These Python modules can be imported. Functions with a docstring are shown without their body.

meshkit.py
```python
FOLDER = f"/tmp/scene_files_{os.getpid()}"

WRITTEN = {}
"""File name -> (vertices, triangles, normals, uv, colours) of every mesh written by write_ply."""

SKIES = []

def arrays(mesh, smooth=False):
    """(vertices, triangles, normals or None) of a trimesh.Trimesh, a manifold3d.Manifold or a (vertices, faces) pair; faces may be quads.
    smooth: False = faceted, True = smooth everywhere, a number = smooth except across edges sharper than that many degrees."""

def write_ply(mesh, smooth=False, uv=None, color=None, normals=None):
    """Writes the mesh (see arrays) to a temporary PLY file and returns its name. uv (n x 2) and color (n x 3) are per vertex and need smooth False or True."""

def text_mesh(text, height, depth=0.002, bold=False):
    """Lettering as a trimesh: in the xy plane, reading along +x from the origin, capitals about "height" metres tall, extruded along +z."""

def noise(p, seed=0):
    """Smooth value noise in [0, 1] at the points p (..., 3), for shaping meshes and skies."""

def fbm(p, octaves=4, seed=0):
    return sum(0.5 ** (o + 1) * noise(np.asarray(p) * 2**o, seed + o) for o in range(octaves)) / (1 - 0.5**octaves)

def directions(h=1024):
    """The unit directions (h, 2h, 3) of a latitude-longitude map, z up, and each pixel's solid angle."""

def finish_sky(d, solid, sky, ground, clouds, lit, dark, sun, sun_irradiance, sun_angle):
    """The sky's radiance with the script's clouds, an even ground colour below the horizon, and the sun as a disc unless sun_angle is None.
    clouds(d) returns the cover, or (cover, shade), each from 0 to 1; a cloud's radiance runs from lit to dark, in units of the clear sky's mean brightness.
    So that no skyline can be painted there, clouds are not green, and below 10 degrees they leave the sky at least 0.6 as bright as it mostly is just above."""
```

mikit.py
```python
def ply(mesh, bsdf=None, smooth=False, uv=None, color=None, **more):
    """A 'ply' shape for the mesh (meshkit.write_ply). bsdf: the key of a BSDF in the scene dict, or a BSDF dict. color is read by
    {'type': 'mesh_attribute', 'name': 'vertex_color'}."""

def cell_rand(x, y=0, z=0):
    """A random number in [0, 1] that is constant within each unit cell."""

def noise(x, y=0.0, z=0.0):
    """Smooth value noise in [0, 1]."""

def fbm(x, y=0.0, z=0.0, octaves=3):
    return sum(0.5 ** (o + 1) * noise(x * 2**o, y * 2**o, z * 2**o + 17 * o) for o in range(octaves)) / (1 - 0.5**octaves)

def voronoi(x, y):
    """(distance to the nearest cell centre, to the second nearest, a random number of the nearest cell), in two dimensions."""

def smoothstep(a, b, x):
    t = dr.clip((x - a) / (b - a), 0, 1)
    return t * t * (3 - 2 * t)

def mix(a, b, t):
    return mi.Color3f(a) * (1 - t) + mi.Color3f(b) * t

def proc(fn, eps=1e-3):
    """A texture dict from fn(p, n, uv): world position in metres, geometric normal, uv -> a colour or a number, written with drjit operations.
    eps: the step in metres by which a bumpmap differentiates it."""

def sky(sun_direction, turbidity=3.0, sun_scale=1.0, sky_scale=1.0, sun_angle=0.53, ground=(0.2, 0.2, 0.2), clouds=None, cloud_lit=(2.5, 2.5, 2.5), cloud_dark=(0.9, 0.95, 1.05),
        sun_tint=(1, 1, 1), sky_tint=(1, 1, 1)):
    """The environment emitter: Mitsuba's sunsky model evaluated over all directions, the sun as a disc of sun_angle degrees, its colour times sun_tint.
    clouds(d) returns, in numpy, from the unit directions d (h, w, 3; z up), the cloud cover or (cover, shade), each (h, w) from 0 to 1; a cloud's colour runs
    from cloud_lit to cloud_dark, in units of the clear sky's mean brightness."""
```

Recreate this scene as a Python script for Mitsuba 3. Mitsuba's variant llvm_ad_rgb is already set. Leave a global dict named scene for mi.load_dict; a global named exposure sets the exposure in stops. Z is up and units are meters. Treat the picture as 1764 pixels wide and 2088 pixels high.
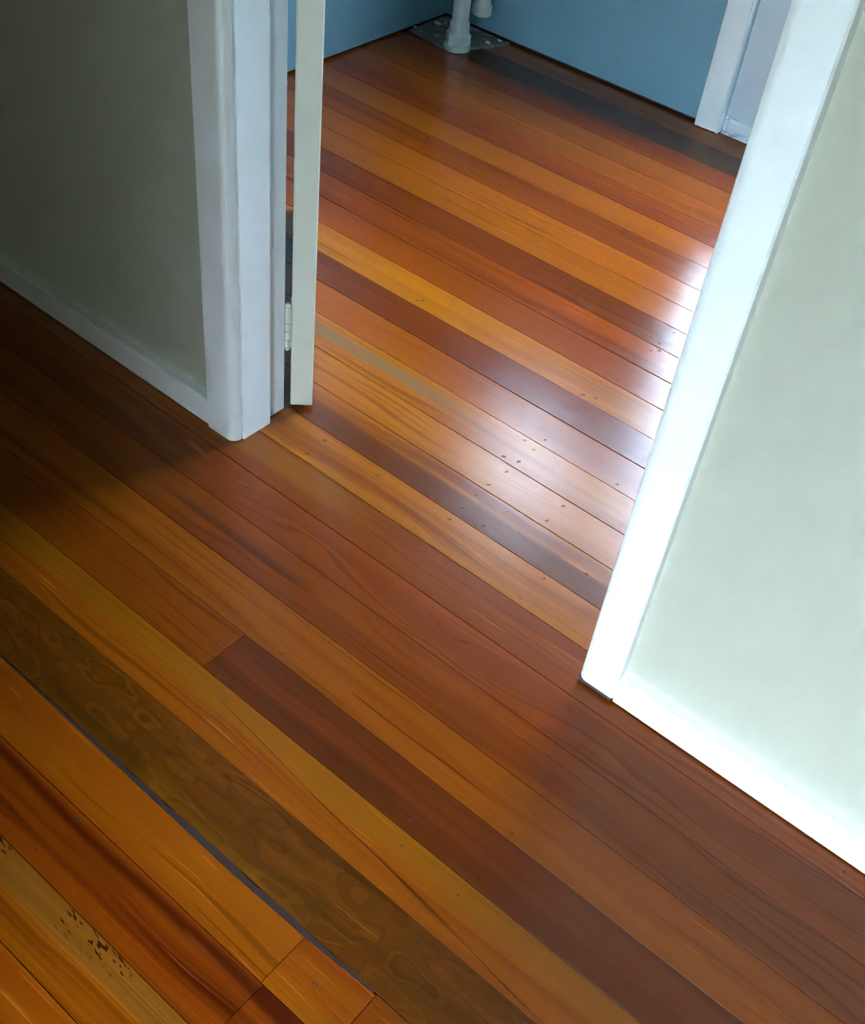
import math, random
import numpy as np, trimesh
import drjit as dr
import mitsuba as mi
import mikit, meshkit
from shapely.geometry import Polygon, box as sbox
from shapely.ops import unary_union

T = mi.ScalarTransform4f
scene, labels = {}, {}
scene['type'] = 'scene'

# ---------------------------------------------------------------- camera, sky, exposure
CAM_F, CAM_W, CAM_H = 2306.29, 1764.0, 2088.0
RIGHT = np.array([0.76611349, 0.63491119, 0.0997893])
DOWN = np.array([0.50215537, -0.4944108, -0.70950542])
FWD = np.array([-0.40113602, 0.59367141, -0.69759885])
EYE = np.array([0.0, 0.0, 1.5])
scene['camera'] = {
    'type': 'perspective', 'fov_axis': 'x', 'fov': 2 * math.degrees(math.atan(CAM_W / 2 / CAM_F)),
    'near_clip': 0.02, 'far_clip': 200.0,
    'to_world': T().look_at(origin=EYE.tolist(), target=(EYE + FWD).tolist(), up=(-DOWN).tolist()),
}
exposure = 1.27
# an even, bluish overcast sky; everything that lights the rooms is daylight through their doors and windows
scene['sky'] = mikit.sky((0.3, -0.5, 0.8), turbidity=4.0, sun_scale=0.0, sky_scale=190.0, ground=(0.16, 0.17, 0.12),
                         clouds=lambda d: (np.ones(d.shape[:2]), np.zeros(d.shape[:2])),
                         cloud_lit=(0.76, 0.97, 1.27), cloud_dark=(0.7, 0.8, 1.0))

# ---------------------------------------------------------------- helpers
counts = {}


def key(name, parent=None):
    base = f'{parent}__{name}' if parent else name
    n = counts.get(base, 0)
    counts[base] = n + 1
    return base if n == 0 else f'{base}_{n:03d}'


def obj(name, mesh, mat, parent=None, smooth=False, label=None, uv=None):
    k = key(name, parent)
    scene[k] = mikit.ply(mesh, mat, smooth=smooth, uv=uv)
    if label:
        labels[k] = {'label': label}
    return k


def tag(k, label, cat, group=None, kind=None):
    labels[k] = {'label': label, 'category': cat}
    if group:
        labels[k]['group'] = group
    if kind:
        labels[k]['kind'] = kind
    return k


def bx(x0, x1, y0, y1, z0, z1):
    m = trimesh.creation.box(extents=(x1 - x0, y1 - y0, z1 - z0))
    m.apply_translation(((x0 + x1) / 2, (y0 + y1) / 2, (z0 + z1) / 2))
    return m


def chamfered(poly, z0, z1, c):
    """A prism over a convex counter-clockwise outline with its top edges chamfered by c."""
    p = np.array(Polygon(poly).exterior.coords)[:-1]
    if Polygon(poly).exterior.is_ccw is False:
        p = p[::-1]
    n = len(p)
    e = np.roll(p, -1, 0) - p
    e /= np.linalg.norm(e, axis=1, keepdims=True)
    nin = np.stack([-e[:, 1], e[:, 0]], 1)
    prev = np.roll(nin, 1, 0)
    k = 1 + (nin * prev).sum(1, keepdims=True)
    ins = p + c * (nin + prev) / np.maximum(k, 0.3)
    v = np.vstack([np.c_[p, np.full(n, z0)], np.c_[p, np.full(n, z1 - c)], np.c_[ins, np.full(n, z1)]])
    f = []
    for i in range(n):
        j = (i + 1) % n
        for a, b in ((0, n), (n, 2 * n)):
            f += [[a + i, a + j, b + j], [a + i, b + j, b + i]]
    for i in range(1, n - 1):
        f.append([2 * n, 2 * n + i, 2 * n + i + 1])
        f.append([0, i + 1, i])
    return trimesh.Trimesh(v, f, process=False)


def profile_x(pts, x0, x1):
    """A profile of (y, z) points swept along x."""
    m = trimesh.creation.extrude_polygon(Polygon(pts), x1 - x0)
    m.apply_transform(np.array([[0, 0, 1, x0], [1, 0, 0, 0], [0, 1, 0, 0], [0, 0, 0, 1.0]]))
    return m


def profile_z(pts, z0, z1):
    m = trimesh.creation.extrude_polygon(Polygon(pts), z1 - z0)
    m.apply_translation((0, 0, z0))
    return m


def wall_xz(x0, x1, z0, z1, y0, y1, holes=()):
    """A wall standing along x with rectangular holes (x0, x1, z0, z1)."""
    p = sbox(x0, z0, x1, z1)
    for h in holes:
        p = p.difference(sbox(h[0], h[2], h[1], h[3]))
    m = trimesh.creation.extrude_polygon(p, y1 - y0)
    m.apply_transform(np.array([[1, 0, 0, 0], [0, 0, -1, y1], [0, 1, 0, 0], [0, 0, 0, 1.0]]))
    return m


def lathe(prof, x, y, seg=40):
    m = trimesh.creation.revolve(np.array(prof, float), sections=seg)
    m.apply_translation((x, y, 0))
    return m


def arc(cy, cz, r, a0, a1, n=7):
    return [(cy + r * math.cos(math.radians(a)), cz + r * math.sin(math.radians(a))) for a in np.linspace(a0, a1, n)]


# ---------------------------------------------------------------- materials
def lin(r, g, b):
    return tuple(((c / 255 + 0.055) / 1.055) ** 2.4 if c > 10 else c / 255 / 12.92 for c in (r, g, b))


def paint(name, col, rough=0.5, amp=0.03, scale=9.0, spec=0.5, bump=0.0):
    def fn(p, n, uv, c=col):
        t = mikit.fbm(p.x * scale, p.y * scale, p.z * scale * 0.6, 3)
        return mi.Color3f(*c) * (1 + amp * 2 * (t - 0.5))
    b = {'type': 'principled', 'base_color': mikit.proc(fn), 'roughness': rough, 'specular': spec}
    if bump:
        b = {'type': 'bumpmap', 'arbitrary': mikit.proc(lambda p, n, uv: mikit.fbm(p.x * 22, p.y * 22, p.z * 22, 3), eps=2e-3), 'bsdf': b, 'scale': bump}
    scene[name] = {'type': 'twosided', 'bsdf': b}


paint('m_gloss_white', (0.77, 0.82, 0.785), 0.32, 0.02)
paint('m_door_white', (0.62, 0.63, 0.50), 0.38, 0.03)
paint('m_sage_wall', (0.32, 0.318, 0.232), 0.45, 0.025)
paint('m_blue_wall', (0.095, 0.186, 0.218), 0.45, 0.05)
paint('m_plain_white', (0.78, 0.78, 0.75), 0.6)
paint('m_back_door', (0.50, 0.56, 0.575), 0.42, 0.05)
paint('m_pvc', (0.66, 0.67, 0.60), 0.35, 0.04)
paint('m_pvc_old', (0.46, 0.47, 0.38), 0.6, 0.2, 60)
paint('m_dark_timber', (0.02, 0.015, 0.012), 0.8)
paint('m_timber_ceiling', (0.10, 0.05, 0.022), 0.6)
paint('m_dull_ceiling', (0.14, 0.135, 0.12), 0.7)
paint('m_caulk', (0.5, 0.52, 0.48), 0.6)


def mortar_fn(p, n, uv):
    t = mikit.fbm(p.x * 30, p.y * 30, 3.0, 4)
    s = mikit.smoothstep(0.58, 0.72, mikit.fbm(p.x * 32 + 9, p.y * 55, 1.0, 3))
    return mikit.mix(mikit.mix((0.05, 0.045, 0.036), (0.12, 0.115, 0.10), t), (0.30, 0.31, 0.29), s * 0.45)


scene['m_mortar'] = {'type': 'twosided', 'bsdf': {'type': 'principled', 'base_color': mikit.proc(mortar_fn), 'roughness': 0.7}}


def dirty_fn(p, n, uv):
    s = mikit.smoothstep(0.45, 0.72, mikit.fbm(p.x * 35, p.z * 80, p.y * 40, 4))
    low = mikit.smoothstep(0.03, 0.004, p.z)
    return mikit.mix((0.60, 0.66, 0.68), (0.16, 0.18, 0.19), s * low)


scene['m_dirty_white'] = {'type': 'twosided', 'bsdf': {'type': 'principled', 'base_color': mikit.proc(dirty_fn), 'roughness': 0.6}}
scene['m_filler'] = {'type': 'twosided', 'bsdf': {'type': 'principled', 'base_color': {'type': 'rgb', 'value': [0.030, 0.018, 0.013]}, 'roughness': 0.3, 'specular': 0.15}}
scene['m_nail'] = {'type': 'twosided', 'bsdf': {'type': 'principled', 'base_color': {'type': 'rgb', 'value': [0.006, 0.004, 0.003]}, 'roughness': 0.5, 'specular': 0.25}}
scene['m_glass'] = {'type': 'thindielectric', 'int_ior': 1.5}

# ---------------------------------------------------------------- floor boards: rows from the back wall towards the hall
EDGES = [3.300, 3.1735, 3.073, 2.961, 2.861, 2.759, 2.660, 2.565, 2.462, 2.356, 2.260, 2.165, 2.069, 1.972, 1.876, 1.777, 1.684, 1.588,
         1.492, 1.398, 1.301, 1.206, 1.108, 1.014, 0.919, 0.825, 0.731, 0.637, 0.525, 0.434, 0.336, 0.244, 0.148, 0.052]
while EDGES[-1] > -1.75:
    EDGES.append(EDGES[-1] - 0.0965)
# (light tone, dark tone, streak amount): tones of the timber itself
TAN, YEL, RED, DRK, ORA = (0.46, 0.150, 0.012), (0.62, 0.255, 0.018), (0.25, 0.060, 0.008), (0.115, 0.052, 0.018), (0.37, 0.100, 0.006)
GOL, OLI, BRN, ROR, MAR = (0.46, 0.150, 0.008), (0.21, 0.074, 0.007), (0.20, 0.056, 0.006), (0.39, 0.095, 0.007), (0.12, 0.018, 0.004)
ROWS = [(BRN, DRK), (TAN, ORA), (DRK, DRK), (ROR, RED), (TAN, ORA), (TAN, ORA), (ROR, RED), (TAN, ORA), (ORA, RED), (TAN, ORA), (GOL, TAN), (RED, BRN),
        (ROR, RED), (ROR, ORA), (YEL, TAN), (RED, BRN), (TAN, ROR), (YEL, ORA), (YEL, TAN), (YEL, ORA), (YEL, ORA), (ORA, RED), (ROR, RED), (ORA, RED),
        (TAN, ORA), (ORA, ROR), (GOL, ORA), (OLI, (0.13, 0.055, 0.008)), (GOL, ROR), (ROR, MAR), (GOL, BRN), (GOL, ROR), (RED, MAR)]
TONE = (0.40, 0.275, 0.15)   # the dark varnish over the timber
pal = []      # per board: light rgb, dark rgb, seed, figure
SPECIAL = {}
rng = random.Random(7)
boards = []   # (row, x0, x1)
XL, XR = -2.80, 1.90
for r in range(len(EDGES) - 1):
    cuts = [XL, XR]
    if r == 25:
        cuts = [XL, -0.898, XR]
    elif r == 28:
        cuts = [XL, -0.459, -0.335, XR]
    elif r == 29:
        cuts = [XL, -0.455, XR]
    elif r % 3 == 1:
        cuts = [XL, 0.45 + 0.3 * rng.random(), XR]
    for a, b in zip(cuts[:-1], cuts[1:]):
        boards.append((r, a, b))
for i, (r, a, b) in enumerate(boards):
    L, D = ROWS[r] if r < len(ROWS) else rng.choice([(TAN, ORA), (ROR, RED), (GOL, ORA), (ORA, BRN)])
    if r == 25 and a > -1:
        L, D = RED, (0.15, 0.04, 0.008)
    if r == 28 and a > -0.4:
        L, D = ORA, BRN
    fig = {16: 1.0, 21: 0.9, 22: 1.0, 23: 0.8, 27: 1.0}.get(r, 0.25 + 0.3 * rng.random())
    if r in (2, 15, 14):
        fig = 0.15
    if r == 25 and a > -1:
        fig = 0.3
    pal.append([*L, *D, rng.random() * 50, fig])
PAL = np.array(pal)
PALF = [mi.Float(PAL[:, k].astype(np.float32)) for k in range(8)]


def gauss(d, w):
    return dr.exp(-dr.square(d / w))


def wood(p, n, uv):
    i = mi.UInt32(dr.clip(uv.x, 0, len(PAL) - 1))
    g = [dr.gather(mi.Float, a, i) for a in PALF]
    light, dark, seed, fig = mi.Color3f(g[0], g[1], g[2]), mi.Color3f(g[3], g[4], g[5]), g[6], g[7]
    x, y = p.x, p.y
    warp = (mikit.fbm(x * 3.2 + seed, y * 16, seed, 3) - 0.5)
    yy = y + warp * (0.006 + 0.075 * fig)
    broad = mikit.fbm(x * 0.9 + seed * 3, yy * 34 + seed, seed, 3)
    # growth rings cut lengthwise: each darkens slowly across the board and ends sharply
    flow = mikit.fbm(x * 1.1 + seed, y * 8 + seed, seed * 2, 3)
    rr = yy * 24 + (1.5 + 5.0 * fig) * flow
    saw = rr - dr.floor(rr)
    saw = mikit.smoothstep(0.15, 0.93, saw) * mikit.smoothstep(1.0, 0.94, saw)
    r2 = yy * 88 + (3.0 + 9.0 * fig) * flow
    saw2 = r2 - dr.floor(r2)
    saw2 = mikit.smoothstep(0.1, 0.85, saw2) * mikit.smoothstep(1.0, 0.88, saw2)
    here = mikit.smoothstep(0.32, 0.68, mikit.noise(x * 1.7 + seed * 5, y * 14, 6.0))
    fine = mikit.fbm(x * 9 + seed, yy * 520, seed, 2)
    t = mikit.smoothstep(0.42, 0.70, broad) * 0.55 + (0.50 * saw + 0.22 * saw2) * here
    c = mikit.mix(light, dark, dr.clip(t, 0, 1))
    c = c * (0.82 + 0.36 * mikit.fbm(x * 1.1 - seed, y * 9 + seed, 4.0, 2)) * (0.92 + 0.16 * fine)
    # thin dark grain lines and short pale scratches that follow the board
    streak = mikit.smoothstep(0.74, 0.86, mikit.noise(x * 2.6 + seed * 7, yy * 260 + seed, 5.0)) * mikit.smoothstep(0.45, 0.6, mikit.noise(x * 1.3 + seed, y * 20, 8.0))
    c = mikit.mix(c, c * 0.45, streak * 0.6)
    pale = mikit.smoothstep(0.84, 0.94, mikit.noise(x * 7 + seed, yy * 420, 9.0)) * mikit.smoothstep(0.6, 0.75, mikit.noise(x * 2.1, y * 14, 3.0))
    c = mikit.mix(c, c * 1.5 + mi.Color3f(0.10, 0.07, 0.04), pale * 0.8)
    # figure that belongs to single boards
    wob = (mikit.fbm(x * 5, y * 3, 2.0, 2) - 0.5) * 0.014
    grey = mikit.smoothstep(1.524, 1.532, y + wob) * mikit.smoothstep(1.566, 1.558, y + wob) * mikit.smoothstep(-0.92, -1.15, x)
    c = mikit.mix(c, (0.36, 0.26, 0.15), grey * 0.85)
    plum = mikit.smoothstep(1.362, 1.352, y + wob * 0.6) * mikit.smoothstep(1.299, 1.303, y)
    c = mikit.mix(c, (0.19, 0.062, 0.020), plum * 0.85)
    half = mikit.smoothstep(0.685, 0.694, y + wob) * mikit.smoothstep(0.733, 0.729, y)
    c = mikit.mix(c, (0.46, 0.21, 0.012), half * 0.6)
    red = gauss(y - 0.418 + wob, 0.010) * mikit.smoothstep(0.434, 0.43, y) * mikit.smoothstep(0.36, 0.39, y)
    c = mikit.mix(c, (0.10, 0.014, 0.004), red * 0.9)
    burl = mikit.smoothstep(0.522, 0.53, y) * mikit.smoothstep(0.638, 0.634, y)
    swirl = mikit.noise(mikit.fbm(x * 9, y * 26, 1.0, 3) * 26, 0.5, 0.5)
    c = mikit.mix(c, c * (0.45 + 1.15 * swirl), burl * 0.85)
    worm = mikit.smoothstep(0.285, 0.30, y + wob) * mikit.smoothstep(0.337, 0.333, y)
    pits = mikit.smoothstep(0.60, 0.68, mikit.fbm(x * 95, y * 330 + x * 60, 2.0, 2)) * mikit.smoothstep(0.42, 0.6, mikit.noise(x * 9, 3.0, 1.0)) * worm * mikit.smoothstep(0.300, 0.318, y + wob)
    c = mikit.mix(c, (0.34, 0.20, 0.05), worm * 0.5)
    c = mikit.mix(c, (0.03, 0.012, 0.006), pits * 0.9)
    flame = mikit.smoothstep(1.13, 1.15, y + warp * 0.10) * mikit.smoothstep(1.206, 1.195, y) * mikit.smoothstep(-0.85, -1.1, x)
    c = mikit.mix(c, (0.50, 0.23, 0.02), flame * 0.6)
    # single cracks and dark streaks
    ln = y - (0.704 - (x + 0.82) * 0.0915) + wob * 0.35
    wide = 0.0009 + 0.0026 * gauss(x + 0.375, 0.05)
    on = mikit.smoothstep(0.637, 0.640, y) * mikit.smoothstep(0.731, 0.728, y) * mikit.smoothstep(-0.86, -0.78, x) * (0.45 + 0.55 * mikit.noise(x * 14, 2.0, 4.0))
    c = mikit.mix(c, (0.035, 0.012, 0.008), gauss(ln, wide) * on)
    on = mikit.smoothstep(0.826, 0.83, y) * mikit.smoothstep(-0.95, -0.85, x) * mikit.smoothstep(-0.15, -0.25, x) * mikit.smoothstep(0.3, 0.6, mikit.noise(x * 8, 7.0, 4.0))
    c = mikit.mix(c, (0.09, 0.025, 0.008), gauss(y - 0.862 + wob * 0.4, 0.0016) * on * 0.8)
    low = mikit.smoothstep(0.0, 0.004, y - 0.960 + wob * 0.3) * mikit.smoothstep(0.028, 0.004, y - 0.960 + wob * 0.3) * mikit.smoothstep(-1.32, -1.2, x) * mikit.smoothstep(-0.84, -0.95, x)
    c = mikit.mix(c, (0.11, 0.032, 0.010), low * 0.75)
    gold = mikit.smoothstep(0.575, 0.545, y + warp * 0.09) * burl * mikit.smoothstep(-0.86, -0.76, x) * mikit.smoothstep(-0.44, -0.58, x)
    c = mikit.mix(c, (0.36, 0.155, 0.012), gold * (0.25 + 0.6 * swirl))
    return c * mi.Color3f(*TONE)


def wood_bump(p, n, uv):
    i = uv.x
    return 0.7 * mikit.fbm(p.x * 2.0 + i * 3.1, p.y * 22, i, 2) + 0.3 * mikit.noise(p.x * 8 + i, p.y * 240, i)


scene['m_wood'] = {'type': 'twosided', 'bsdf': {'type': 'bumpmap', 'arbitrary': mikit.proc(wood_bump, eps=1.5e-3), 'scale': 0.00022,
                   'bsdf': {'type': 'roughplastic', 'distribution': 'beckmann', 'alpha': 0.068, 'int_ior': 1.43, 'nonlinear': False, 'diffuse_reflectance': mikit.proc(wood)}}}

k = obj('floor', bx(XL, XR, EDGES[-1], EDGES[0], -0.06, -0.022), 'm_dark_timber')
tag(k, 'polished wooden strip floor of many brown boards running through both rooms', 'floor', kind='structure')
GAP = [(0.0004 + 0.0005 * rng.random()) if 5 <= e <= 23 else (0.0003 + 0.0004 * rng.random()) for e in range(len(EDGES) + 1)]
for i, (r, a, b) in enumerate(boards):
    y1, y0 = EDGES[r], EDGES[r + 1]
    g, g1 = GAP[r + 1], GAP[r]
    if r == 28 and a < -1:       # the joint above this board has opened and is filled
        poly = [(a, y0 + g), (b - g, y0 + g), (b - g, y1 - 0.0085), (-0.62, y1 - 0.0105), (-0.82, y1 - 0.0075), (-1.05, y1 - 0.004), (-1.3, y1 - g), (a, y1 - g)]
    elif r == 28 and a < -0.4:
        poly = [(a + g * .5, y0 + g), (b - g, y0 + g), (b - g, y1 - 0.002), (a + g * .5, y1 - 0.0085)]
    else:
        poly = [(a + 0.0004, y0 + g), (b - 0.0004, y0 + g), (b - 0.0004, y1 - g1), (a + 0.0004, y1 - g1)]
    m = chamfered(poly, -0.020, 0.0, 0.0004 if r < 22 else 0.00015)
    top = m.vertices[:, 2] > -0.01
    tilt, lift = rng.uniform(-0.0004, 0.0004), rng.uniform(-0.0002, 0.0)
    m.vertices[top, 2] += lift + tilt * ((m.vertices[top, 1] - y0) / (y1 - y0) - 0.5)
    obj('floor_board', m, 'm_wood', 'floor', uv=np.tile([i + 0.5, 0.5], (len(m.vertices), 1)))

# the dark filler in the open joint: a lumpy glossy strip
xs = np.linspace(-1.30, -0.34, 150)
fr = np.random.default_rng(3)
up = 0.5242 + 0.0045 * (meshkit.fbm(np.c_[xs * 24, xs * 0, xs * 0]) - 0.35) * (xs > -0.98) + 0.001 * fr.random(150)
lo = np.interp(xs, [-1.3, -1.05, -0.82, -0.62, -0.46, -0.335], [0.5235, 0.5205, 0.517, 0.514, 0.516, 0.522])
zz = -0.0012 + 0.0016 * fr.random((150, 3))
zz[:, 2] = np.where(xs > -0.98, 0.0004, zz[:, 2])
v = np.vstack([np.c_[xs, lo, zz[:, 0]], np.c_[xs, (lo + up) / 2, zz[:, 1]], np.c_[xs, up, zz[:, 2]]])
n = 150
f = [[r_ * n + i, r_ * n + i + 1, (r_ + 1) * n + i + 1] for r_ in (0, 1) for i in range(n - 1)] + [[r_ * n + i, (r_ + 1) * n + i + 1, (r_ + 1) * n + i] for r_ in (0, 1) for i in range(n - 1)]
obj('gap_filler', trimesh.Trimesh(v, f, process=False), 'm_filler', 'floor', smooth=True, label='dark glossy filler in an open joint between two boards')

NAILS = [(-1.143, 2.343), (-1.184, 2.481), (-1.174, 2.444), (-1.130, 2.278), (-1.077, 2.179), (-1.067, 2.242), (-1.086, 2.091), (-0.968, 2.048), (-0.970, 1.986), (-0.924, 2.102),
         (-0.843, 2.148), (-0.845, 2.085), (-0.830, 2.060), (-0.844, 2.046), (-0.831, 2.181), (-0.862, 1.792), (-0.836, 1.802), (-0.836, 1.756), (-0.860, 1.859), (-0.838, 1.896),
         (-1.340, 1.795), (-1.330, 1.804), (-1.470, 1.982), (-1.111, 1.389), (-1.143, 1.223), (-1.005, 1.278), (-1.146, 1.279), (-0.862, 1.575), (-0.832, 1.565), (-0.833, 1.608),
         (-0.863, 1.503), (-0.832, 1.513), (-0.831, 1.471), (-0.833, 1.415), (-0.832, 1.375), (-0.896, 1.377), (-0.830, 1.327), (-0.762, 1.381), (-0.692, 1.415), (-0.693, 1.472),
         (-0.828, 1.285), (-0.770, 1.316), (-0.827, 1.190), (-0.807, 1.186), (-0.609, 1.289), (-0.559, 1.355), (-0.612, 1.220), (-0.651, 1.603), (-0.825, 0.839), (-0.826, 0.904),
         (-0.826, 0.710), (-0.825, 0.613), (-0.469, 0.752), (-0.342, 0.745), (-0.343, 0.707), (-0.452, 0.711), (-0.341, 0.615), (-0.341, 0.545), (-0.323, 0.510), (-0.345, 0.837),
         (-0.346, 0.906), (-0.822, 0.422), (-0.827, 0.356), (-0.456, 0.403), (-0.405, 0.481), (-0.447, 1.071), (-0.436, 1.022), (0.063, 1.128), (-1.869, 2.947), (-1.846, 2.445), (-1.234, 2.143)]
dimple = trimesh.creation.revolve(np.array([(0, -0.0006), (0.0014, -0.0003), (0.0024, 0.0006), (0.0030, 0.0009), (0.0036, 0.0005), (0.0039, -0.002), (0, -0.002)]), sections=10)
nd = mikit.ply(dimple, 'm_nail', smooth=40)
for i, (x, y) in enumerate(NAILS):
    s = 0.45 + 0.35 * rng.random() if x > -0.6 or y < 0.95 else 0.7 + 0.35 * rng.random()
    scene[key('nail_head', 'floor')] = {**nd, 'to_world': T().translate([x, y, -0.0002]).rotate([0, 0, 1], rng.random() * 90).scale([1.35 * s, 0.75 * s, 0.4])}

# ---------------------------------------------------------------- the wall with the doorway
WF, WB = 1.163, 1.286           # its hall face and its far-room face
XJL, XJR = -1.270, -0.424       # faces of the two jamb linings
HC = 2.42
k = obj('wall_left', bx(-2.60, -1.302, WF, WB, 0.0, HC), 'm_sage_wall')
tag(k, 'dark grey-green painted hall wall left of the doorway', 'wall', kind='structure')
k = obj('wall_right', bx(-0.392, 1.70, WF, WB, 0.0, HC), 'm_sage_wall')
tag(k, 'pale grey-green painted hall wall right of the doorway, brightly lit', 'wall', kind='structure')
k = obj('wall_over_doorway', bx(-1.302, -0.392, WF, WB, 2.06, HC), 'm_sage_wall')
tag(k, 'piece of painted hall wall above the doorway head', 'wall', kind='structure')


def casing(x_in, x_out, y_front, y_back, r, z0, z1):
    """An architrave whose doorway edge is a bullnose of radius r; plan outline swept upwards."""
    s = 1 if x_in > x_out else -1
    pts = [(x_out, y_back), (x_out, y_front + 0.003), (x_out + s * 0.003, y_front)]
    for a in np.linspace(0, 90, 9):
        pts.append((x_in - s * r + s * r * math.sin(math.radians(a)), y_front + r - r * math.cos(math.radians(a))))
    pts.append((x_in, y_back))
    m = profile_z(pts, z0, z1)
    return m


k = obj('trim_1', casing(-1.2615, -1.337, 1.141, WF, 0.019, 0.0015, 2.13), 'm_gloss_white', smooth=35)
tag(k, 'white architrave on the left side of the doorway, in shadow, bullnosed edge', 'door trim', kind='structure')
lining = obj('trim_2', bx(-1.302, XJL, WF - 0.006, WB + 0.0015, 0.004, 2.06), 'm_gloss_white')
tag(lining, 'white left jamb lining of the doorway, carrying the door hinge', 'door trim', kind='structure')
st = chamfered([(XJL - 0.001, 1.1645), (-1.2575, 1.1645), (-1.2575, 1.2365), (XJL - 0.001, 1.2365)], 0.001, 2.05, 0.002)
obj('door_stop', st, 'm_gloss_white', lining, label='white door stop facing the opening')

k = obj('trim_3', casing(-0.436, -0.366, 1.141, WF, 0.017, 0.0110, 2.13), 'm_gloss_white', smooth=35)
tag(k, 'bright white architrave on the right side of the doorway', 'door trim', kind='structure')
obj('packer', bx(-0.434, -0.3685, 1.1435, WF, 0.0006, 0.0112), 'm_dark_timber', k, label='dark packing in the gap under the architrave')
lining = obj('trim_4', bx(XJR, -0.392, WF - 0.006, WB + 0.004, 0.004, 2.06), 'm_gloss_white')
tag(lining, 'white right jamb lining of the doorway, hidden behind the bright architrave', 'door trim', kind='structure')
obj('door_stop', bx(-0.436, XJR + 0.001, 1.1595, 1.2365, 0.001, 2.05), 'm_gloss_white', lining)
k = obj('trim_6', bx(-1.337, -0.366, 1.141, WF, 2.06, 2.13), 'm_gloss_white')
tag(k, 'white head architrave over the doorway', 'door trim', kind='structure')

SK = [(1.1445, 0.0035), (1.1445, 0.0560)] + [(1.1445 + 0.011 - 0.011 * math.cos(a), 0.0560 + 0.0085 * math.sin(a)) for a in np.linspace(0.15, 1.3, 6)] + [(WF, 0.0690), (WF, 0.0035)]
k = obj('baseboard_left', profile_x(SK, -2.60, -1.3375), 'm_gloss_white', smooth=30)
tag(k, 'white skirting board with rounded top below the dark green wall', 'skirting board', kind='structure')
k = obj('baseboard_right', profile_x(SK, -0.3655, 1.70), 'm_gloss_white', smooth=30)
tag(k, 'bright white skirting board with rounded top below the pale wall', 'skirting board', kind='structure')

# ---------------------------------------------------------------- the open door, seen on its hinge edge
PL, PR = np.array([-1.2625, 1.2985]), np.array([-1.2302, 1.3293])
across = PR - PL
th = np.linalg.norm(across)
across /= th
along = np.array([-across[1], across[0]])
DW = 0.795


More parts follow.
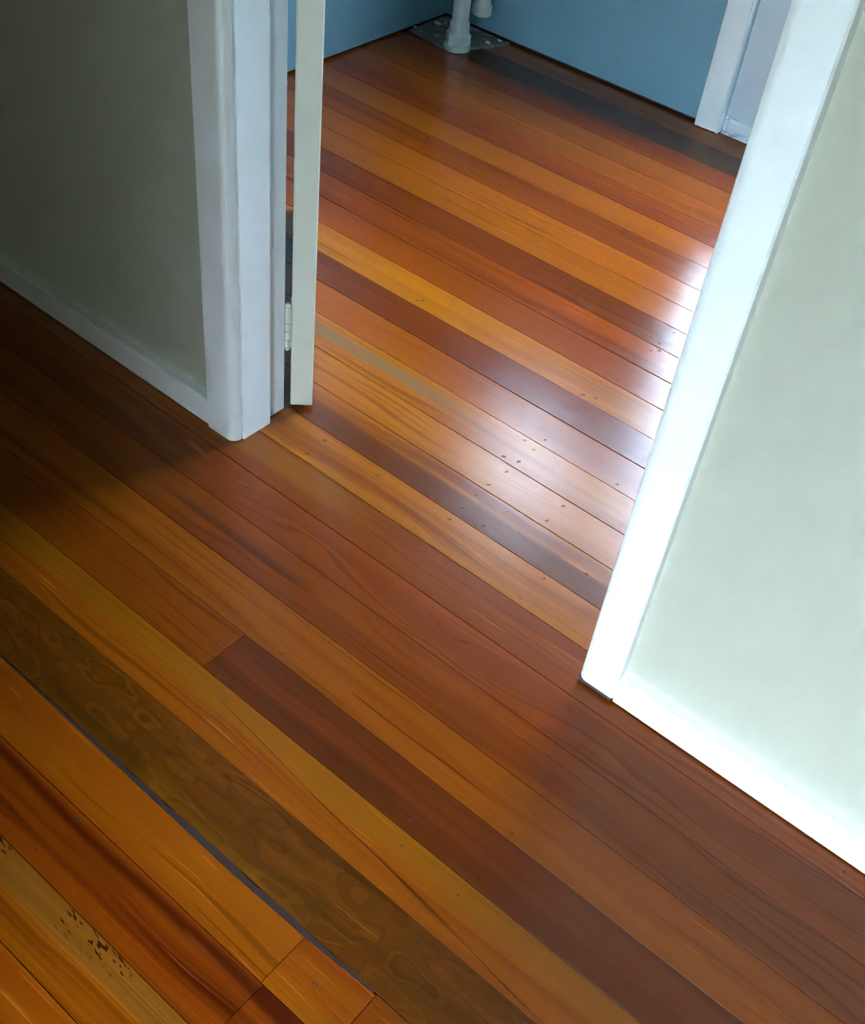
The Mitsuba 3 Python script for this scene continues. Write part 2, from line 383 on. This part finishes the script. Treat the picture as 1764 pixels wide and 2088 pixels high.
def door_box(a0, a1, t0, t1, z0, z1, c=0.0025):
    q = [PL + along * a + across * t for a, t in ((a0, t0), (a0, t1), (a1, t1), (a1, t0))]
    p = np.array(q)
    if not Polygon(p).exterior.is_ccw:
        p = p[::-1]
    pts = []
    for i in range(4):
        for o in (i - 1, i + 1):
            d = p[o % 4] - p[i]
            pts.append(p[i] + d / np.linalg.norm(d) * c)
    return profile_z(pts, z0, z1)


k = obj('door_1', door_box(0, DW, 0, th, 0.012, 2.035), 'm_door_white')
tag(k, 'white flush door standing open into the blue room, seen edge on', 'door', kind='structure')
hx, hy = PL[0] - 0.0065, PL[1] - 0.0035
hinge = obj('hinge', door_box(0.0, 0.034, -0.0022, -0.0002, 0.155, 0.251, 0.0003), 'm_door_white', 'door_1', label='white painted butt hinge between jamb and door')
zs = [0.155, 0.174, 0.193, 0.212, 0.251]
for z0, z1 in zip(zs[:-1], zs[1:]):
    obj('knuckle', lathe([(0, z0 + 0.0006), (0.0052, z0 + 0.0006), (0.0060, z0 + 0.0014), (0.0060, z1 - 0.0014), (0.0052, z1 - 0.0006), (0, z1 - 0.0006)], hx, hy, 18), 'm_door_white', hinge, smooth=40)
for z0, s in ((0.251, 1), (0.155, -1)):
    obj('pin_cap', lathe([(0.0058, z0), (0.0056, z0 + s * 0.003), (0.0040, z0 + s * 0.006), (0, z0 + s * 0.0075)][:: s], hx, hy, 18), 'm_door_white', hinge, smooth=40)

# ---------------------------------------------------------------- the blue room
BY = 3.185                       # face of the back wall
DOORX0, DOORX1 = -1.292, -0.42   # opening of the back door
WIN = (-2.00, -1.46, 1.34, 2.14)
k = obj('wall_back', wall_xz(-2.46, -0.20, 0.010, HC, BY, BY + 0.11, holes=[(DOORX0, DOORX1, 0.0, 2.04), WIN]), 'm_blue_wall')
tag(k, 'blue painted back wall of the far room, behind the pipes', 'wall', kind='structure')
obj('bottom_plate', bx(-2.46, DOORX0 - 0.01, BY + 0.012, BY + 0.1, 0.0005, 0.012), 'm_dark_timber', 'wall_back', label='dark timber plate in the gap below the wall')
k = obj('wall_side', bx(-2.49, -2.385, WB - 0.1, BY + 0.11, 0.009, HC), 'm_blue_wall')
tag(k, 'blue painted left wall of the far room, seen past the open door', 'wall', kind='structure')
obj('bottom_plate', bx(-2.49, -2.397, WB - 0.1, BY + 0.1, 0.0005, 0.011), 'm_dark_timber', 'wall_side', label='dark timber plate in the gap below the wall')
k = obj('wall_end', bx(-0.20, -0.10, WB - 0.05, BY + 0.11, 0.0, HC), 'm_blue_wall')
tag(k, 'blue right-hand wall of the far room, hidden behind the doorway wall', 'wall', kind='structure')
# far-room face of the doorway wall is painted blue too
k = obj('wall_inner', wall_xz(-2.39, -0.20, 0.009, HC, WB, WB + 0.003, holes=[(-1.302, -0.392, 0.0, 2.06)]), 'm_blue_wall')
tag(k, 'blue painted far-room face of the doorway wall', 'wall', kind='structure')

k = obj('window_1', unary_union and trimesh.util.concatenate([
    bx(WIN[0], WIN[0] + 0.035, BY - 0.004, BY + 0.09, WIN[2], WIN[3]), bx(WIN[1] - 0.035, WIN[1], BY - 0.004, BY + 0.09, WIN[2], WIN[3]),
    bx(WIN[0] + 0.035, WIN[1] - 0.035, BY - 0.004, BY + 0.09, WIN[2], WIN[2] + 0.035), bx(WIN[0] + 0.035, WIN[1] - 0.035, BY - 0.004, BY + 0.09, WIN[3] - 0.035, WIN[3])]), 'm_gloss_white')
tag(k, 'small white framed window high in the blue back wall', 'window', kind='structure')
obj('pane', bx(WIN[0] + 0.03, WIN[1] - 0.03, BY + 0.05, BY + 0.0505, WIN[2] + 0.03, WIN[3] - 0.03), 'm_glass', 'window_1')

# back door: lower panel, glazed above
GZ = (0.43, 1.93)
leafx0, leafx1 = -1.288, -0.43
GX0, GX1 = leafx0 + 0.036, leafx1 - 0.075
dl = wall_xz(leafx0, leafx1, 0.056, 2.03, BY - 0.008, BY + 0.032, holes=[(GX0, GX1, GZ[0], GZ[1])])
k = obj('door_2', dl, 'm_back_door')
tag(k, 'pale blue-grey back door beside the white trim of the blue room', 'door', kind='structure')
obj('pane', bx(GX0 - 0.005, GX1 + 0.005, BY + 0.012, BY + 0.0125, GZ[0] - 0.005, GZ[1] + 0.005), 'm_glass', 'door_2')
wb = profile_x([(BY - 0.011, 0.014), (BY - 0.011, 0.046), (BY - 0.007, 0.0545), (BY + 0.03, 0.0545), (BY + 0.03, 0.014)], leafx0 + 0.014, leafx1)
obj('weather_board', wb, 'm_dirty_white', 'door_2', label='scuffed white board along the foot of the back door')
obj('end_block', chamfered([(leafx0 + 0.001, BY - 0.013), (leafx0 + 0.013, BY - 0.013), (leafx0 + 0.013, BY + 0.02), (leafx0 + 0.001, BY + 0.02)], 0.012, 0.051, 0.002), 'm_dirty_white', 'door_2')
k = obj('trim_7', chamfered([(leafx0 - 0.003, BY - 0.006), (leafx1 + 0.01, BY - 0.006), (leafx1 + 0.01, BY + 0.10), (leafx0 - 0.003, BY + 0.10)], 0.0005, 0.0125, 0.003), 'm_dirty_white')
tag(k, 'dirty white threshold under the back door', 'threshold', kind='structure')
pts = [(-1.376, BY), (-1.376, BY - 0.023), (-1.374, BY - 0.026)] + [(-1.374 + t * 0.068, BY - 0.026 + 0.004 * t * t) for t in np.linspace(0.1, 1, 6)] + \
      [(-1.3035, BY - 0.0215), (-1.3020, BY - 0.0255), (-1.2965, BY - 0.0265), (-1.2945, BY - 0.024), (-1.2945, BY)]
k = obj('trim_5', profile_z(pts, 0.003, 2.1), 'm_gloss_white', smooth=30)
tag(k, 'white trim with a beaded edge beside the back door in the blue room', 'door trim', kind='structure')
k = obj('trim_8', bx(-0.425, -0.345, BY - 0.026, BY, 0.003, 2.1), 'm_gloss_white')
tag(k, 'white trim on the hidden side of the back door', 'door trim', kind='structure')
k = obj('trim_9', bx(-1.376, -0.345, BY - 0.026, BY, 2.04, 2.1), 'm_gloss_white')
tag(k, 'white head trim over the back door', 'door trim', kind='structure')

# ---------------------------------------------------------------- mortar patch and pipes in the corner
mp = [(-2.384, 2.985), (-2.33, 2.975), (-2.262, 2.967), (-2.205, 2.957), (-2.165, 2.985), (-2.150, 3.035), (-2.128, 3.09), (-2.104, 3.15), (-2.100, 3.183), (-2.384, 3.183)]
pg = Polygon(mp)
gx, gy = np.meshgrid(np.linspace(-2.384, -2.095, 40), np.linspace(2.95, 3.183, 36))
from scipy.spatial import Delaunay
from shapely.geometry import Point
inside = np.array([[x, y] for x, y in zip(gx.ravel(), gy.ravel()) if pg.buffer(-0.004).contains(Point(x, y))])
edge = np.array([pg.exterior.interpolate(t, normalized=True).coords[0] for t in np.linspace(0, 1, 150)[:-1]])
q = np.vstack([inside, edge])
tri = [t for t in Delaunay(q).simplices if pg.buffer(1e-6).contains(Point(q[t].mean(0)))]
import meshkit
z = 0.0035 + 0.007 * (meshkit.fbm(np.c_[q * 28, np.zeros(len(q))]) - 0.3)
z[len(inside):] = 0.0002
mm = trimesh.Trimesh(np.c_[q, np.maximum(z, 0.0002)], tri, process=False)
mm.fix_normals()
obj('mortar_patch', mm, 'm_mortar', 'floor', smooth=True, label='rough grey mortar patch in the corner round the pipe')

PX, PY = -2.192, 3.008
pipe = 'waste_pipe'
tag(pipe, 'off-white plastic waste pipe rising from the floor through a hexagonal nut in the corner', 'pipe')


def tube_path(pts, r, seg=24):
    ms = []
    P = np.array(pts, float)
    th_ = np.linspace(0, 2 * math.pi, seg, endpoint=False)
    tang = np.gradient(P, axis=0)
    tang /= np.linalg.norm(tang, axis=1, keepdims=True)
    ref = np.array([1.0, 0, 0])
    v, f = [], []
    for p, t in zip(P, tang):
        a = np.cross(t, ref); a /= np.linalg.norm(a)
        b = np.cross(t, a)
        v += [p + r * (math.cos(u) * a + math.sin(u) * b) for u in th_]
    for i in range(len(P) - 1):
        for j in range(seg):
            k2 = (j + 1) % seg
            f += [[i * seg + j, i * seg + k2, (i + 1) * seg + k2], [i * seg + j, (i + 1) * seg + k2, (i + 1) * seg + j]]
    m = trimesh.Trimesh(v, f, process=False)
    m.fix_normals()
    return m


def pipe_run(x, y, z0, z1, r, ywall):
    pts = [(x, y, z) for z in np.linspace(z0, z1 - 0.06, 4)]
    R = min(0.055, ywall - y - 0.004)
    pts += [(x, y + R - R * math.cos(a), z1 - 0.06 + R * math.sin(a)) for a in np.linspace(0.15, math.pi / 2, 9)]
    pts += [(x, ywall, z1 - 0.06 + R)]
    return tube_path(pts, r)


obj('upright', pipe_run(PX, PY, 0.05, 0.80, 0.0275, BY - 0.001), 'm_pvc', pipe, smooth=40)
obj('coupling', lathe([(0.0272, 0.046), (0.0325, 0.046), (0.0325, 0.082), (0.031, 0.0845), (0.0272, 0.085)], PX, PY), 'm_pvc', pipe, smooth=40)
hexp = [(PX + 0.0425 * math.cos(a), PY + 0.0425 * math.sin(a)) for a in np.arange(6) * math.pi / 3 + 0.35]
obj('hexagonal_nut', chamfered(hexp, 0.016, 0.052, 0.004), 'm_pvc', pipe)
m = lathe([(0.0, 0.017), (0.041, 0.017), (0.0435, 0.014), (0.044, 0.001), (0, 0.001)], PX + 0.002, PY - 0.006, 36)
obj('floor_collar', m, 'm_pvc_old', pipe, smooth=40, label='stained cream collar at the floor')

stub = 'capped_pipe'
tag(stub, 'off-white capped plastic pipe ending above the floor beside the waste pipe', 'pipe')
SX, SY = -2.183, 3.108
obj('upright', pipe_run(SX, SY, 0.10, 0.70, 0.0265, BY - 0.001), 'm_pvc', stub, smooth=40)
obj('end_cap', lathe([(0, 0.085), (0.024, 0.0855), (0.0305, 0.089), (0.0325, 0.095), (0.0325, 0.103), (0.0318, 0.1036), (0.0325, 0.1042), (0.0325, 0.119), (0.0300, 0.121), (0.0263, 0.121)], SX, SY), 'm_pvc', stub, smooth=40)

# loose plaster crumbs along the feet of the blue walls
paint('m_crumb', (0.42, 0.43, 0.40), 0.7)
CR = [(-2.345, 3.090, 0.012, 'by the mortar patch, left of the pipe'), (-2.330, 3.115, 0.008, 'in the corner behind the mortar patch'), (-2.372, 3.005, 0.007, 'at the foot of the side wall beside the mortar'),
      (-2.125, 3.150, 0.010, 'right of the waste pipe at the back wall'), (-2.140, 3.105, 0.011, 'right of the waste pipe on the mortar')]
for x, y, s, where in CR:
    m = trimesh.creation.icosphere(subdivisions=2, radius=s * 0.75)
    m.vertices *= (1.4, 0.8, 0.45)
    m.vertices += 0.35 * s * (meshkit.fbm(m.vertices / s * 1.3 + x * 40)[:, None] - 0.5) * m.vertices / s
    m.apply_translation((x, y, 0.008 + s * 0.25))
    k = obj('plaster_crumb', m, 'm_crumb')
    tag(k, f'small pale plaster crumb {where}', 'plaster crumb', group='plaster crumbs in the corner')

# ---------------------------------------------------------------- the rest of the hall, behind the camera
k = obj('ceiling', bx(-2.80, 1.90, WF + 0.05, 3.30, HC, HC + 0.08), 'm_dull_ceiling')
tag(k, 'dull grey ceiling over the blue room', 'ceiling', kind='structure')
k = obj('ceiling_hall', bx(-2.80, 1.90, -1.75, WF + 0.05, HC, HC + 0.08), 'm_timber_ceiling')
tag(k, 'brown varnished timber ceiling over the hall', 'ceiling', kind='structure')
HB, CX0, CX1, CE = -0.25, -0.55, 0.62, -1.25
for nm, a, b, lab in (('wall_hall_left_end', (-2.70, -2.60, HB - 0.1, WB), None, 'left end wall of the hall'), ('wall_hall_right_end', (1.70, 1.80, HB - 0.1, WB), None, 'right end wall of the hall'),
                      ('wall_hall_rear_left', (-2.60, CX0, HB - 0.1, HB), None, 'rear wall of the hall, left of the entry passage'), ('wall_hall_rear_right', (CX1, 1.70, HB - 0.1, HB), None, 'rear wall of the hall, right of the entry passage'),
                      ('wall_passage_left', (CX0 - 0.1, CX0, CE - 0.1, HB - 0.1), None, 'left wall of the entry passage'), ('wall_passage_right', (CX1, CX1 + 0.1, CE - 0.1, HB - 0.1), None, 'right wall of the entry passage')):
    k = obj(nm, bx(a[0], a[1], a[2], a[3], 0.0, HC), 'm_sage_wall')
    tag(k, 'grey-green painted ' + lab, 'wall', kind='structure')
ENT = (-0.46, 0.44, 0.06, 1.70)
k = obj('wall_passage_end', wall_xz(CX0, CX1, 0.0, HC, CE - 0.1, CE, holes=[ENT]), 'm_sage_wall')
tag(k, 'grey-green end wall of the entry passage with a low window', 'wall', kind='structure')
k = obj('window_2', trimesh.util.concatenate([bx(ENT[0], ENT[0] + 0.03, CE - 0.09, CE + 0.005, ENT[2], ENT[3]), bx(ENT[1] - 0.03, ENT[1], CE - 0.09, CE + 0.005, ENT[2], ENT[3]),
                                              bx(ENT[0] + 0.03, ENT[1] - 0.03, CE - 0.09, CE + 0.005, ENT[2], ENT[2] + 0.03), bx(ENT[0] + 0.03, ENT[1] - 0.03, CE - 0.09, CE + 0.005, ENT[3] - 0.03, ENT[3])]), 'm_gloss_white')
tag(k, 'low white framed window at the end of the entry passage', 'window', kind='structure')
obj('pane', bx(ENT[0] + 0.025, ENT[1] - 0.025, CE - 0.05, CE - 0.0495, ENT[2] + 0.025, ENT[3] - 0.025), 'm_glass', 'window_2')
